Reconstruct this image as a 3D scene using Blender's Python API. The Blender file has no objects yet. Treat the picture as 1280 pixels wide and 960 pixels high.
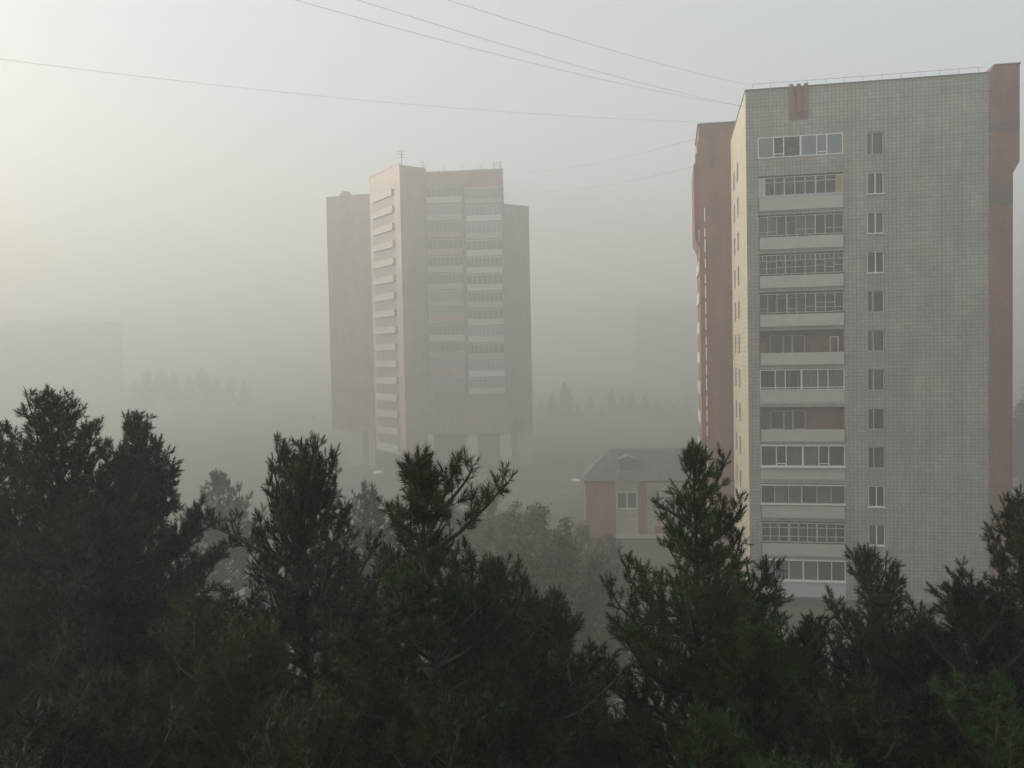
import bpy, math, random
import numpy as np
from mathutils import Matrix, Vector

S = bpy.context.scene
C = S.collection
R = math.radians
F = 1060.0                      # focal length in pixels of a 1280 px wide picture
EYE = 19.0                      # camera height above the ground

# ------------------------------------------------------------------ camera
cam_d = bpy.data.cameras.new('camera')
cam_d.sensor_width = 36.0
cam_d.lens = 36.0 * F / 1280.0
cam_d.clip_start = 0.1
cam_d.clip_end = 6000
cam = bpy.data.objects.new('camera', cam_d)
C.objects.link(cam)
MR = Matrix.Rotation(R(90 - 2.1), 4, 'X') @ Matrix.Rotation(R(-1.15), 4, 'Z')
cam.matrix_world = Matrix.Translation((0, 0, EYE)) @ MR
S.camera = cam

# ------------------------------------------------------------------ sky and sun
SUN_AZ, SUN_EL = -79.0, 12.0     # degrees; azimuth from +Y, negative = to the left
w = bpy.data.worlds.new('World')
S.world = w
w.use_nodes = True
wn = w.node_tree.nodes
bg = wn['Background']
sky = wn.new('ShaderNodeTexSky')
sky.sky_type = 'NISHITA'
sky.sun_disc = False
sky.sun_elevation = R(SUN_EL)
sky.sun_rotation = R(SUN_AZ)
sky.altitude = 100
sky.air_density = 0.8
sky.dust_density = 10.0
sky.ozone_density = 1.0
veil = wn.new('ShaderNodeMix')          # an even pale veil of high mist over the whole sky
veil.data_type = 'RGBA'
veil.inputs[0].default_value = 0.55
veil.inputs[7].default_value = (2.7, 2.78, 2.72, 1)
w.node_tree.links.new(sky.outputs[0], veil.inputs[6])
w.node_tree.links.new(veil.outputs[2], bg.inputs[0])
bg.inputs[1].default_value = 0.15

sun_d = bpy.data.lights.new('sun', 'SUN')
sun_d.energy = 2.2
sun_d.angle = R(3.0)
sun_d.color = (1.0, 0.95, 0.86)
sun = bpy.data.objects.new('sun', sun_d)
C.objects.link(sun)
sv = Vector((math.sin(R(SUN_AZ)) * math.cos(R(SUN_EL)), math.cos(R(SUN_AZ)) * math.cos(R(SUN_EL)), math.sin(R(SUN_EL))))
sun.rotation_euler = sv.to_track_quat('Z', 'Y').to_euler()
sun.location = sv * 90 + Vector((0, 0, 40))

S.view_settings.view_transform = 'Standard'
S.view_settings.look = 'None'
S.view_settings.gamma = 1.0
S.view_settings.use_curve_mapping = False
S.view_settings.exposure = 1.34
S.cycles.max_bounces = 6
S.cycles.diffuse_bounces = 2
S.cycles.glossy_bounces = 2
S.cycles.transmission_bounces = 2
S.cycles.transparent_max_bounces = 12
S.cycles.volume_bounces = 3
S.cycles.use_denoising = True
S.cycles.sample_clamp_indirect = 3.0

HAZE_DENSITY = 0.0061
HAZE_TOP = 59.5


# ------------------------------------------------------------------ helpers
def at(px, py, D):
    """World point seen at photo pixel (px, py) at distance D along +Y."""
    d = MR.to_3x3() @ Vector(((px - 640) / F, -(py - 480) / F, -1.0))
    return Vector((0, 0, EYE)) + d * (D / d.y)


def tag(o, label, cat=None, group=None, kind=None):
    if label: o['label'] = label
    if cat: o['category'] = cat
    if group: o['group'] = group
    if kind: o['kind'] = kind
    return o


def empty(name, loc=(0, 0, 0), rz=0.0):
    o = bpy.data.objects.new(name, None)
    o.empty_display_size = 0.5
    C.objects.link(o)
    o.location = loc
    o.rotation_euler = (0, 0, rz)
    return o


def link(name, me, mat, parent=None):
    o = bpy.data.objects.new(name, me)
    C.objects.link(o)
    if mat is not None and len(me.materials) == 0:
        me.materials.append(mat)
    o.parent = parent
    return o


def copy_tree(o, parent=None):
    c = o.copy()
    C.objects.link(c)
    c.parent = parent
    for ch in o.children:
        copy_tree(ch, c)
    return c


class MB:
    """Collects boxes, prisms and tubes into one mesh."""
    def __init__(s):
        s.v, s.f = [], []

    def face(s, *pts):
        b = len(s.v)
        s.v += [tuple(p) for p in pts]
        s.f.append(tuple(range(b, b + len(pts))))

    def box(s, x0, x1, y0, y1, z0, z1):
        b = len(s.v)
        s.v += [(x, y, z) for z in (z0, z1) for y in (y0, y1) for x in (x0, x1)]
        for q in ((0, 2, 3, 1), (4, 5, 7, 6), (0, 1, 5, 4), (2, 6, 7, 3), (0, 4, 6, 2), (1, 3, 7, 5)):
            s.f.append(tuple(b + i for i in q))

    def prism(s, poly, z0, z1):
        """Vertical prism over a plan polygon (counter-clockwise)."""
        n = len(poly)
        b = len(s.v)
        s.v += [(x, y, z0) for x, y in poly] + [(x, y, z1) for x, y in poly]
        for i in range(n):
            j = (i + 1) % n
            s.f.append((b + i, b + j, b + n + j, b + n + i))
        s.f.append(tuple(b + n + i for i in range(n)))
        s.f.append(tuple(b + i for i in reversed(range(n))))

    def slab_y(s, poly, y0, y1):
        """Prism over an (x, z) polygon (counter-clockwise seen from -Y), from y0 to y1."""
        n = len(poly)
        b = len(s.v)
        s.v += [(x, y0, z) for x, z in poly] + [(x, y1, z) for x, z in poly]
        for i in range(n):
            j = (i + 1) % n
            s.f.append((b + j, b + i, b + n + i, b + n + j))
        s.f.append(tuple(b + i for i in range(n)))
        s.f.append(tuple(b + n + i for i in reversed(range(n))))

    def tube(s, pts, rad, n=6, cap=True):
        b = len(s.v)
        m = len(pts)
        P = [Vector(p) for p in pts]
        for i, p in enumerate(P):
            d = (P[min(i + 1, m - 1)] - P[max(i - 1, 0)])
            d = d.normalized() if d.length > 1e-9 else Vector((0, 0, 1))
            a = d.cross(Vector((0, 0, 1)))
            if a.length < 1e-3: a = d.cross(Vector((1, 0, 0)))
            a.normalize()
            c = d.cross(a)
            for k in range(n):
                t = 2 * math.pi * k / n
                q = p + (a * math.cos(t) + c * math.sin(t)) * rad[i]
                s.v.append((q.x, q.y, q.z))
        for i in range(m - 1):
            for k in range(n):
                l = (k + 1) % n
                s.f.append((b + i * n + k, b + i * n + l, b + (i + 1) * n + l, b + (i + 1) * n + k))
        if cap:
            s.f.append(tuple(b + k for k in reversed(range(n))))
            s.f.append(tuple(b + (m - 1) * n + k for k in range(n)))

    def mesh(s, name, smooth=False):
        me = bpy.data.meshes.new(name)
        me.from_pydata(s.v, [], s.f)
        if smooth: me.shade_smooth()
        me.update()
        return me

    def build(s, name, mat, parent=None, smooth=False):
        return link(name, s.mesh(name, smooth), mat, parent)


# ------------------------------------------------------------------ materials
def new_mat(name):
    m = bpy.data.materials.new(name)
    m.use_nodes = True
    return m, m.node_tree.nodes, m.node_tree.links, m.node_tree.nodes['Principled BSDF']


def plain(name, col, rough=0.7, var=0.15, scale=3.0, metal=0.0, bump=0.0):
    m, n, l, p = new_mat(name)
    p.inputs['Roughness'].default_value = rough
    p.inputs['Metallic'].default_value = metal
    tc = n.new('ShaderNodeTexCoord')
    no = n.new('ShaderNodeTexNoise')
    no.inputs['Scale'].default_value = scale
    no.inputs['Detail'].default_value = 6
    l.new(tc.outputs['Object'], no.inputs['Vector'])
    mx = n.new('ShaderNodeMix'); mx.data_type = 'RGBA'
    mx.inputs[6].default_value = tuple(c * (1 - var) for c in col) + (1,)
    mx.inputs[7].default_value = tuple(min(1, c * (1 + var)) for c in col) + (1,)
    l.new(no.outputs['Fac'], mx.inputs[0])
    l.new(mx.outputs[2], p.inputs['Base Color'])
    if bump:
        b = n.new('ShaderNodeBump')
        b.inputs['Strength'].default_value = bump
        b.inputs['Distance'].default_value = 0.02
        l.new(no.outputs['Fac'], b.inputs['Height'])
        l.new(b.outputs[0], p.inputs['Normal'])
    return m


def tiled(name, axis, col, mortar, tw, th, gap, offset=0.0, var=0.25, dirt=0.3, joint=False, rough=0.6):
    """Small tiles or bricks laid on a wall plane (axis: which local axis runs along the wall)."""
    m, n, l, p = new_mat(name)
    p.inputs['Roughness'].default_value = rough
    tc = n.new('ShaderNodeTexCoord')
    sp = n.new('ShaderNodeSeparateXYZ')
    l.new(tc.outputs['Object'], sp.inputs[0])
    cb = n.new('ShaderNodeCombineXYZ')
    if axis == 'xy':
        ad = n.new('ShaderNodeMath'); ad.operation = 'ADD'
        l.new(sp.outputs[0], ad.inputs[0]); l.new(sp.outputs[1], ad.inputs[1])
        l.new(ad.outputs[0], cb.inputs[0])
    else:
        l.new(sp.outputs[0 if axis == 'x' else 1], cb.inputs[0])
    l.new(sp.outputs[2], cb.inputs[1])
    br = n.new('ShaderNodeTexBrick')
    br.offset = offset
    br.inputs['Scale'].default_value = 1.0
    br.inputs['Brick Width'].default_value = tw
    br.inputs['Row Height'].default_value = th
    br.inputs['Mortar Size'].default_value = gap
    br.inputs['Mortar Smooth'].default_value = 0.3
    br.inputs['Color1'].default_value = tuple(c * (1 - var) for c in col) + (1,)
    br.inputs['Color2'].default_value = tuple(min(1, c * (1 + var)) for c in col) + (1,)
    br.inputs['Mortar'].default_value = tuple(mortar) + (1,)
    l.new(cb.outputs[0], br.inputs['Vector'])
    # weather streaks and blotches
    mp = n.new('ShaderNodeMapping')
    mp.inputs['Scale'].default_value = (0.9, 0.9, 0.12)
    l.new(tc.outputs['Object'], mp.inputs[0])
    no = n.new('ShaderNodeTexNoise'); no.inputs['Scale'].default_value = 1.2; no.inputs['Detail'].default_value = 8
    l.new(mp.outputs[0], no.inputs['Vector'])
    n2 = n.new('ShaderNodeTexNoise'); n2.inputs['Scale'].default_value = 0.35; n2.inputs['Detail'].default_value = 5
    l.new(tc.outputs['Object'], n2.inputs['Vector'])
    mu = n.new('ShaderNodeMath'); mu.operation = 'MULTIPLY'
    l.new(no.outputs['Fac'], mu.inputs[0]); l.new(n2.outputs['Fac'], mu.inputs[1])
    rp = n.new('ShaderNodeMapRange')
    rp.inputs[1].default_value = 0.12; rp.inputs[2].default_value = 0.38
    rp.inputs[3].default_value = 1.0 - dirt; rp.inputs[4].default_value = 1.0 + dirt * 0.35
    l.new(mu.outputs[0], rp.inputs[0])
    mx = n.new('ShaderNodeVectorMath'); mx.operation = 'SCALE'
    l.new(br.outputs['Color'], mx.inputs[0]); l.new(rp.outputs[0], mx.inputs['Scale'])
    last = mx.outputs[0]
    if joint:       # wall panels with darker joints, some panels a shade off
        b2 = n.new('ShaderNodeTexBrick'); b2.offset = 0.0
        b2.inputs['Scale'].default_value = 1.0
        b2.inputs['Brick Width'].default_value = 1.89; b2.inputs['Row Height'].default_value = 1.4
        b2.inputs['Mortar Size'].default_value = 0.03; b2.inputs['Mortar Smooth'].default_value = 0.6
        b2.inputs['Color1'].default_value = (0.95, 0.95, 0.955, 1); b2.inputs['Color2'].default_value = (1.04, 1.035, 1.02, 1)
        b2.inputs['Mortar'].default_value = (0.74, 0.74, 0.74, 1)
        l.new(cb.outputs[0], b2.inputs['Vector'])
        m3 = n.new('ShaderNodeVectorMath'); m3.operation = 'MULTIPLY'
        l.new(last, m3.inputs[0]); l.new(b2.outputs['Color'], m3.inputs[1]); last = m3.outputs[0]
    l.new(last, p.inputs['Base Color'])
    b = n.new('ShaderNodeBump'); b.inputs['Strength'].default_value = 0.4; b.inputs['Distance'].default_value = 0.01
    b.invert = True
    l.new(br.outputs['Fac'], b.inputs['Height']); l.new(b.outputs[0], p.inputs['Normal'])
    return m


def glass(name, tint=(0.022, 0.024, 0.026), clear=0.45, rough=0.03):
    """Window glass: partly see-through, reflecting at its face."""
    m, n, l, p = new_mat(name)
    p.inputs['Base Color'].default_value = tuple(tint) + (1,)
    p.inputs['Roughness'].default_value = rough
    p.inputs['IOR'].default_value = 1.6
    tr = n.new('ShaderNodeBsdfTransparent')
    mix = n.new('ShaderNodeMixShader')
    tc = n.new('ShaderNodeTexCoord')
    no = n.new('ShaderNodeTexNoise'); no.inputs['Scale'].default_value = 0.6
    l.new(tc.outputs['Object'], no.inputs['Vector'])
    b = n.new('ShaderNodeBump'); b.inputs['Strength'].default_value = 0.15; b.inputs['Distance'].default_value = 0.02
    l.new(no.outputs['Fac'], b.inputs['Height']); l.new(b.outputs[0], p.inputs['Normal'])
    mix.inputs[0].default_value = clear
    l.new(p.outputs[0], mix.inputs[1]); l.new(tr.outputs[0], mix.inputs[2])
    l.new(mix.outputs[0], n['Material Output'].inputs['Surface'])
    return m


def foliage(name, c0, c1, c2):
    m, n, l, p = new_mat(name)
    p.inputs['Roughness'].default_value = 0.65
    p.inputs['Specular IOR Level'].default_value = 0.25
    tc = n.new('ShaderNodeTexCoord')
    no = n.new('ShaderNodeTexNoise'); no.inputs['Scale'].default_value = 1.3; no.inputs['Detail'].default_value = 4
    l.new(tc.outputs['Object'], no.inputs['Vector'])
    oi = n.new('ShaderNodeObjectInfo')
    ad = n.new('ShaderNodeMath'); ad.operation = 'MULTIPLY_ADD'
    ad.inputs[1].default_value = 0.25
    l.new(oi.outputs['Random'], ad.inputs[0]); l.new(no.outputs['Fac'], ad.inputs[2])
    cr = n.new('ShaderNodeValToRGB')
    e = cr.color_ramp.elements
    e[0].position = 0.38; e[0].color = c0 + (1,)
    e[1].position = 0.76; e[1].color = c2 + (1,)
    k = e.new(0.58); k.color = c1 + (1,)
    l.new(ad.outputs[0], cr.inputs[0]); l.new(cr.outputs[0], p.inputs['Base Color'])
    return m


def bark_mat():
    m, n, l, p = new_mat('pine bark')
    p.inputs['Roughness'].default_value = 0.9
    tc = n.new('ShaderNodeTexCoord')
    mp = n.new('ShaderNodeMapping'); mp.inputs['Scale'].default_value = (9, 9, 2.5)
    l.new(tc.outputs['Object'], mp.inputs[0])
    no = n.new('ShaderNodeTexNoise'); no.inputs['Scale'].default_value = 1.0; no.inputs['Detail'].default_value = 7
    l.new(mp.outputs[0], no.inputs['Vector'])
    sp = n.new('ShaderNodeSeparateXYZ'); l.new(tc.outputs['Object'], sp.inputs[0])
    rr = n.new('ShaderNodeMapRange'); rr.inputs[1].default_value = 5; rr.inputs[2].default_value = 12
    l.new(sp.outputs[2], rr.inputs[0])
    hi = n.new('ShaderNodeMix'); hi.data_type = 'RGBA'     # young bark high up is orange brown
    hi.inputs[6].default_value = (0.07, 0.055, 0.045, 1); hi.inputs[7].default_value = (0.075, 0.05, 0.034, 1)
    l.new(rr.outputs[0], hi.inputs[0])
    mx = n.new('ShaderNodeMix'); mx.data_type = 'RGBA'
    mx.inputs[6].default_value = (0.03, 0.025, 0.02, 1)
    l.new(no.outputs['Fac'], mx.inputs[0]); l.new(hi.outputs[2], mx.inputs[7])
    l.new(mx.outputs[2], p.inputs['Base Color'])
    b = n.new('ShaderNodeBump'); b.inputs['Strength'].default_value = 0.8; b.inputs['Distance'].default_value = 0.03
    l.new(no.outputs['Fac'], b.inputs['Height']); l.new(b.outputs[0], p.inputs['Normal'])
    return m


def ground_mat():
    m, n, l, p = new_mat('rough grass')
    p.inputs['Roughness'].default_value = 0.95
    tc = n.new('ShaderNodeTexCoord')
    a = n.new('ShaderNodeTexNoise'); a.inputs['Scale'].default_value = 0.09; a.inputs['Detail'].default_value = 8
    b2 = n.new('ShaderNodeTexNoise'); b2.inputs['Scale'].default_value = 2.5; b2.inputs['Detail'].default_value = 8
    l.new(tc.outputs['Object'], a.inputs['Vector']); l.new(tc.outputs['Object'], b2.inputs['Vector'])
    cr = n.new('ShaderNodeValToRGB')
    e = cr.color_ramp.elements
    e[0].position = 0.38; e[0].color = (0.030, 0.045, 0.018, 1)
    e[1].position = 0.66; e[1].color = (0.095, 0.085, 0.045, 1)
    k = e.new(0.52); k.color = (0.055, 0.070, 0.026, 1)
    l.new(a.outputs['Fac'], cr.inputs[0])
    rp = n.new('ShaderNodeMapRange'); rp.inputs[1].default_value = 0.3; rp.inputs[2].default_value = 0.7
    rp.inputs[3].default_value = 0.6; rp.inputs[4].default_value = 1.3
    l.new(b2.outputs['Fac'], rp.inputs[0])
    mx = n.new('ShaderNodeVectorMath'); mx.operation = 'SCALE'
    l.new(cr.outputs[0], mx.inputs[0]); l.new(rp.outputs[0], mx.inputs['Scale'])
    l.new(mx.outputs[0], p.inputs['Base Color'])
    b = n.new('ShaderNodeBump'); b.inputs['Strength'].default_value = 0.8; b.inputs['Distance'].default_value = 0.15
    l.new(b2.outputs['Fac'], b.inputs['Height']); l.new(b.outputs[0], p.inputs['Normal'])
    return m


M = {}
M['tile_x'] = tiled('white facade tile', 'x', (0.338, 0.335, 0.30), (0.20, 0.20, 0.18), 0.27, 0.255, 0.022, var=0.10, dirt=0.24, joint=True)
M['tile_y'] = tiled('cream facade tile', 'y', (0.46, 0.42, 0.325), (0.27, 0.25, 0.20), 0.55, 0.36, 0.03, var=0.06, dirt=0.12)
M['brick'] = tiled('red brick', 'xy', (0.24, 0.088, 0.058), (0.18, 0.115, 0.088), 0.26, 0.085, 0.012, offset=0.5, var=0.18, dirt=0.3)
M['brick_dark'] = tiled('dark brick and recess shade', 'xy', (0.105, 0.082, 0.072), (0.10, 0.085, 0.075), 0.26, 0.085, 0.012, offset=0.5, var=0.2, dirt=0.35)  # dark tone also stands for shade in the wing slot and balcony openings
M['brick_stained'] = tiled('stained brick', 'xy', (0.145, 0.085, 0.068), (0.13, 0.1, 0.085), 0.26, 0.085, 0.012, offset=0.5, var=0.2, dirt=0.4)
M['brick_far'] = tiled('fog-paled pinkish brick', 'xy', (0.275, 0.185, 0.155), (0.25, 0.195, 0.17), 0.26, 0.085, 0.012, offset=0.5, var=0.15, dirt=0.35)  # brick paled towards the fog tone so the tower looks fainter
M['brick_pale'] = tiled('pale orange brick', 'xy', (0.34, 0.18, 0.125), (0.28, 0.2, 0.16), 0.26, 0.085, 0.012, offset=0.5, var=0.12, dirt=0.2)
M['pale_tile'] = tiled('pale tile', 'xy', (0.38, 0.37, 0.33), (0.25, 0.24, 0.215), 0.4, 0.3, 0.025, var=0.1)
M['panel'] = plain('pale concrete panel', (0.47, 0.465, 0.42), 0.75, 0.16, 1.1, bump=0.1)
M['lilac'] = plain('faded lilac boarding', (0.38, 0.37, 0.42), 0.7, 0.1, 2)
M['cladding'] = plain('light grey sheet cladding', (0.56, 0.56, 0.57), 0.5, 0.1, 2)
M['white'] = plain('white window plastic', (0.74, 0.74, 0.72), 0.4, 0.06, 4)
M['old_white'] = plain('old grey-white paint', (0.47, 0.46, 0.44), 0.6, 0.2, 4)
M['concrete'] = plain('grey concrete', (0.27, 0.265, 0.25), 0.85, 0.2, 1.5, bump=0.2)
M['concrete_pale'] = plain('haze-dulled pale concrete', (0.34, 0.33, 0.30), 0.85, 0.18, 1.5)  # balcony white toned down, putting fog haze into the colour
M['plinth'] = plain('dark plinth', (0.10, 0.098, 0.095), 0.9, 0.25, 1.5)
M['coping'] = plain('zinc coping', (0.13, 0.135, 0.14), 0.5, 0.2, 2, metal=0.3)
M['metal'] = plain('galvanised metal', (0.30, 0.30, 0.31), 0.5, 0.15, 4, metal=0.5)
M['roofing'] = plain('bitumen roofing', (0.07, 0.07, 0.07), 0.9, 0.25, 1)
M['sheet_roof'] = plain('grey sheet roofing', (0.095, 0.097, 0.095), 0.75, 0.25, 0.8)
M['glass'] = glass('window glass')
M['glass_sky'] = glass('tinted glass with painted sky', (0.16, 0.22, 0.24), 0.15)  # bluish tint, with the reflected sky put into the base colour
M['curtain'] = plain('net curtain', (0.42, 0.41, 0.38), 0.9, 0.15, 6)
M['curtain_red'] = plain('dull red curtain', (0.30, 0.13, 0.11), 0.9, 0.15, 6)
M['yellow'] = plain('ochre board', (0.33, 0.28, 0.12), 0.8, 0.1, 5)
M['asphalt'] = plain('asphalt', (0.115, 0.115, 0.115), 0.85, 0.25, 1.3, bump=0.2)
M['kerb'] = plain('kerb stone', (0.24, 0.235, 0.225), 0.85, 0.2, 3)
M['path'] = plain('worn paving', (0.20, 0.16, 0.13), 0.9, 0.25, 2)
M['ground'] = ground_mat()
M['bark'] = bark_mat()
M['birch'] = plain('grey bark', (0.16, 0.14, 0.12), 0.9, 0.4, 3)
M['needles'] = foliage('pine needles', (0.006, 0.012, 0.005), (0.010, 0.022, 0.007), (0.026, 0.056, 0.012))  # lightest tone paints sunlit tufts into the needle colour
M['needles_dull'] = foliage('dull pine needles', (0.009, 0.013, 0.007), (0.013, 0.020, 0.009), (0.024, 0.033, 0.013))
M['leaves'] = foliage('green leaves', (0.035, 0.052, 0.020), (0.052, 0.070, 0.026), (0.085, 0.092, 0.034))
M['leaves_yellow'] = foliage('yellowing leaves', (0.09, 0.088, 0.032), (0.14, 0.125, 0.042), (0.20, 0.17, 0.06))
M['car_dark'] = plain('dark car paint', (0.035, 0.03, 0.03), 0.25, 0.1, 2, metal=0.3)
M['car_white'] = plain('pale car paint', (0.50, 0.51, 0.52), 0.25, 0.06, 2)
M['tyre'] = plain('tyre rubber', (0.02, 0.02, 0.02), 0.9, 0.2, 5)
M['car_glass'] = plain('car window', (0.02, 0.022, 0.025), 0.05, 0.1, 2)
M['lens'] = plain('lamp lens', (0.7, 0.7, 0.66), 0.15, 0.05, 2)
M['cable'] = plain('black cable', (0.16, 0.16, 0.16), 0.6, 0.1, 2)

# ------------------------------------------------------------------ ground, road, path
b = MB()
LOW = -3.55                     # the land drops gently beyond the low building


def gz(y):
    t = min(1.0, max(0.0, (y - 97.0) / 50.0))
    return LOW * t * t * (3 - 2 * t)


nx = 16
xs = np.linspace(-900, 900, nx + 1)
ys = list(np.linspace(-700, 90, 9)) + [97 + 2.5 * i for i in range(21)] + list(np.linspace(170, 1100, 14))
for i in range(nx):
    for j in range(len(ys) - 1):
        z0, z1 = gz(ys[j]), gz(ys[j + 1])
        b.face((xs[i], ys[j], z0), (xs[i + 1], ys[j], z0), (xs[i + 1], ys[j + 1], z1), (xs[i], ys[j + 1], z1))
tag(b.build('ground', M['ground']), 'dark rough grass and earth stretching away under the trees', kind='structure')

ROT = R(-10.5)
cu, su = math.cos(ROT), math.sin(ROT)


def strip(name, pts, width, z, mat):
    m = MB()
    P = [Vector((p[0], p[1], 0)) for p in pts]
    L, Rr = [], []
    for i, p in enumerate(P):
        d = (P[min(i + 1, len(P) - 1)] - P[max(i - 1, 0)]).normalized()
        nn = Vector((-d.y, d.x, 0)) * width / 2
        L.append(p + nn); Rr.append(p - nn)
    for i in range(len(P) - 1):
        m.face((Rr[i].x, Rr[i].y, z), (Rr[i + 1].x, Rr[i + 1].y, z), (L[i + 1].x, L[i + 1].y, z), (L[i].x, L[i].y, z))
    o = m.build(name, mat)
    return o, L, Rr


road, rl, rr_ = strip('road', [(-70, 78), (-30, 70), (0, 62), (9, 57.2), (16, 52.6), (30, 47), (60, 40)], 6.0, 0.004, M['asphalt'])
tag(road, 'grey asphalt driveway glimpsed between the pines', kind='structure')
for side in (rl, rr_):
    m = MB()
    for i in range(len(side) - 1):
        a, c = side[i], side[i + 1]
        d = (c - a).normalized(); nn = Vector((-d.y, d.x, 0)) * 0.09
        for q in ((a - nn, c - nn, c + nn, a + nn),):
            base = len(m.v)
            m.v += [(p.x, p.y, zz) for zz in (0.0, 0.13) for p in q]
            for f in ((4, 5, 6, 7), (0, 1, 5, 4), (1, 2, 6, 5), (2, 3, 7, 6), (3, 0, 4, 7)):
                m.f.append(tuple(base + k for k in f))
    tag(m.build('kerb', M['kerb']), 'concrete kerb along the driveway', kind='structure')
path, _, _ = strip('path', [(-6, 41), (2, 44.2), (6.5, 45.6), (12, 45.0), (26, 40)], 1.6, 0.004, M['path'])
tag(path, 'worn brown footpath under the pines', kind='structure')


# ------------------------------------------------------------------ tile and brick tower on the right
def plate(m, axis, a0, a1, z0, z1, holes, pos, depth, flip=False):
    """Wall sheet with rectangular openings and their reveals.
    axis 'x': plane y=pos, openings go to +y; axis 'y': plane x=pos, openings go to +x."""
    A = sorted({a0, a1} | {h[0] for h in holes} | {h[1] for h in holes})
    Z = sorted({z0, z1} | {h[2] for h in holes} | {h[3] for h in holes})

    def P(a, z, d=0.0):
        return (a, pos + d, z) if axis == 'x' else (pos + d, a, z)

    def put(*q):
        m.face(*(q if axis == 'x' else q[::-1]))
    for i in range(len(A) - 1):
        for j in range(len(Z) - 1):
            ca, cz = (A[i] + A[i + 1]) / 2, (Z[j] + Z[j + 1]) / 2
            if any(h[0] < ca < h[1] and h[2] < cz < h[3] for h in holes): continue
            put(P(A[i], Z[j]), P(A[i + 1], Z[j]), P(A[i + 1], Z[j + 1]), P(A[i], Z[j + 1]))
    for h in holes:
        x0, x1, q0, q1 = h
        put(P(x0, q0), P(x0, q0, depth), P(x1, q0, depth), P(x1, q0))
        put(P(x0, q1), P(x1, q1), P(x1, q1, depth), P(x0, q1, depth))
        put(P(x0, q0), P(x0, q1), P(x0, q1, depth), P(x0, q0, depth))
        put(P(x1, q0), P(x1, q0, depth), P(x1, q1, depth), P(x1, q1))


FL0, FLH, NF = 0.95, 2.8, 12
ROOF = 37.65
LX0, LX1 = 0.82, 6.72           # loggia opening
WX0, WX1 = 8.29, 9.43           # small windows
DEPTH = 15.0
corner = at(935, 443, 62.3)
tower = empty('apartment_tower', (corner.x, corner.y, 0), ROT)
tag(tower, 'tall white tiled apartment block with red brick edges and a column of glazed loggias', 'apartment block')

holes = []
for k in range(NF):
    L = FL0 + FLH * k
    holes.append((LX0, LX1, L, L + 2.5))
    holes.append((WX0, WX1, L + 0.82, L + 2.36))
m = MB()
plate(m, 'x', 0, 16.3, 0.55, ROOF, holes, 0.0, 0.16)
m.build('front_wall', M['tile_x'], tower)
# side wall with its two columns of windows
sholes = []
for k in range(NF):
    L = FL0 + FLH * k
    for v in (7.0, 10.7):
        sholes.append((v, v + 1.5, L + 0.82, L + 2.36))
m = MB()
plate(m, 'y', 0, DEPTH, 0.55, ROOF - 0.02, sholes, 0.0, 0.16)
m.build('side_wall', M['tile_y'], tower)
m = MB()
m.box(0.04, 16.3, 1.55, DEPTH, 0.5, ROOF - 0.45)
# inner core stands behind the loggias and rooms; openings show dark rooms between skin and core
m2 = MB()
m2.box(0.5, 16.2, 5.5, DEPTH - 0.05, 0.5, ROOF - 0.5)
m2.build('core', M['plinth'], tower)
m = MB(); m.box(0.02, 16.28, 0.02, DEPTH, ROOF - 0.5, ROOF - 0.35); m.build('roof', M['roofing'], tower)
m = MB(); m.box(0.06, 16.3, 0.06, DEPTH, 0, 0.55); m.build('plinth', M['plinth'], tower)
m = MB()
m.box(-0.05, 16.3, -0.06, 0.3, ROOF, ROOF + 0.09); m.box(-0.05, 0.3, 0.3, DEPTH, ROOF, ROOF + 0.09)
m.build('coping', M['coping'], tower)

# room floors keep daylight from pouring through the empty shell
m = MB()
for k in range(NF):
    L = FL0 + FLH * k
    m.box(0.05, 16.25, 1.5, 5.4, L - 0.14, L - 0.02)
m.build('floor_slab', M['concrete'], tower)

# loggia recesses: back wall, sides, floor and ceiling
rec = MB()
x0, x1, D1 = LX0, LX1, 1.35
rec.face((x0, D1, 0), (x1, D1, 0), (x1, D1, 2.5), (x0, D1, 2.5))
rec.face((x0, 0.16, 0), (x0, D1, 0), (x0, D1, 2.5), (x0, 0.16, 2.5))
rec.face((x1, D1, 0), (x1, 0.16, 0), (x1, 0.16, 2.5), (x1, D1, 2.5))
rec.face((x0, 0.16, 0), (x1, 0.16, 0), (x1, D1, 0), (x0, D1, 0))
rec.face((x0, 0.16, 2.5), (x0, D1, 2.5), (x1, D1, 2.5), (x1, 0.16, 2.5))
rec_me = rec.mesh('loggia_recess')


def window_mesh(wd, ht, bars_x, bar=0.055, dp=0.06, bars_z=()):
    m = MB()
    m.box(0, bar, 0, dp, 0, ht); m.box(wd - bar, wd, 0, dp, 0, ht)
    m.box(bar, wd - bar, 0, dp, 0, bar); m.box(bar, wd - bar, 0, dp, ht - bar, ht)
    for x in bars_x: m.box(x - bar * .6, x + bar * .6, 0.004, dp - .004, bar, ht - bar)
    for (x0_, x1_, z) in bars_z: m.box(x0_, x1_, 0.006, dp - .006, z - bar * .5, z + bar * .5)
    return m


def quad_mesh(name, wd, ht):
    m = MB(); m.face((0, 0, 0), (wd, 0, 0), (wd, 0, ht), (0, 0, ht))
    return m.mesh(name)


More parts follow.
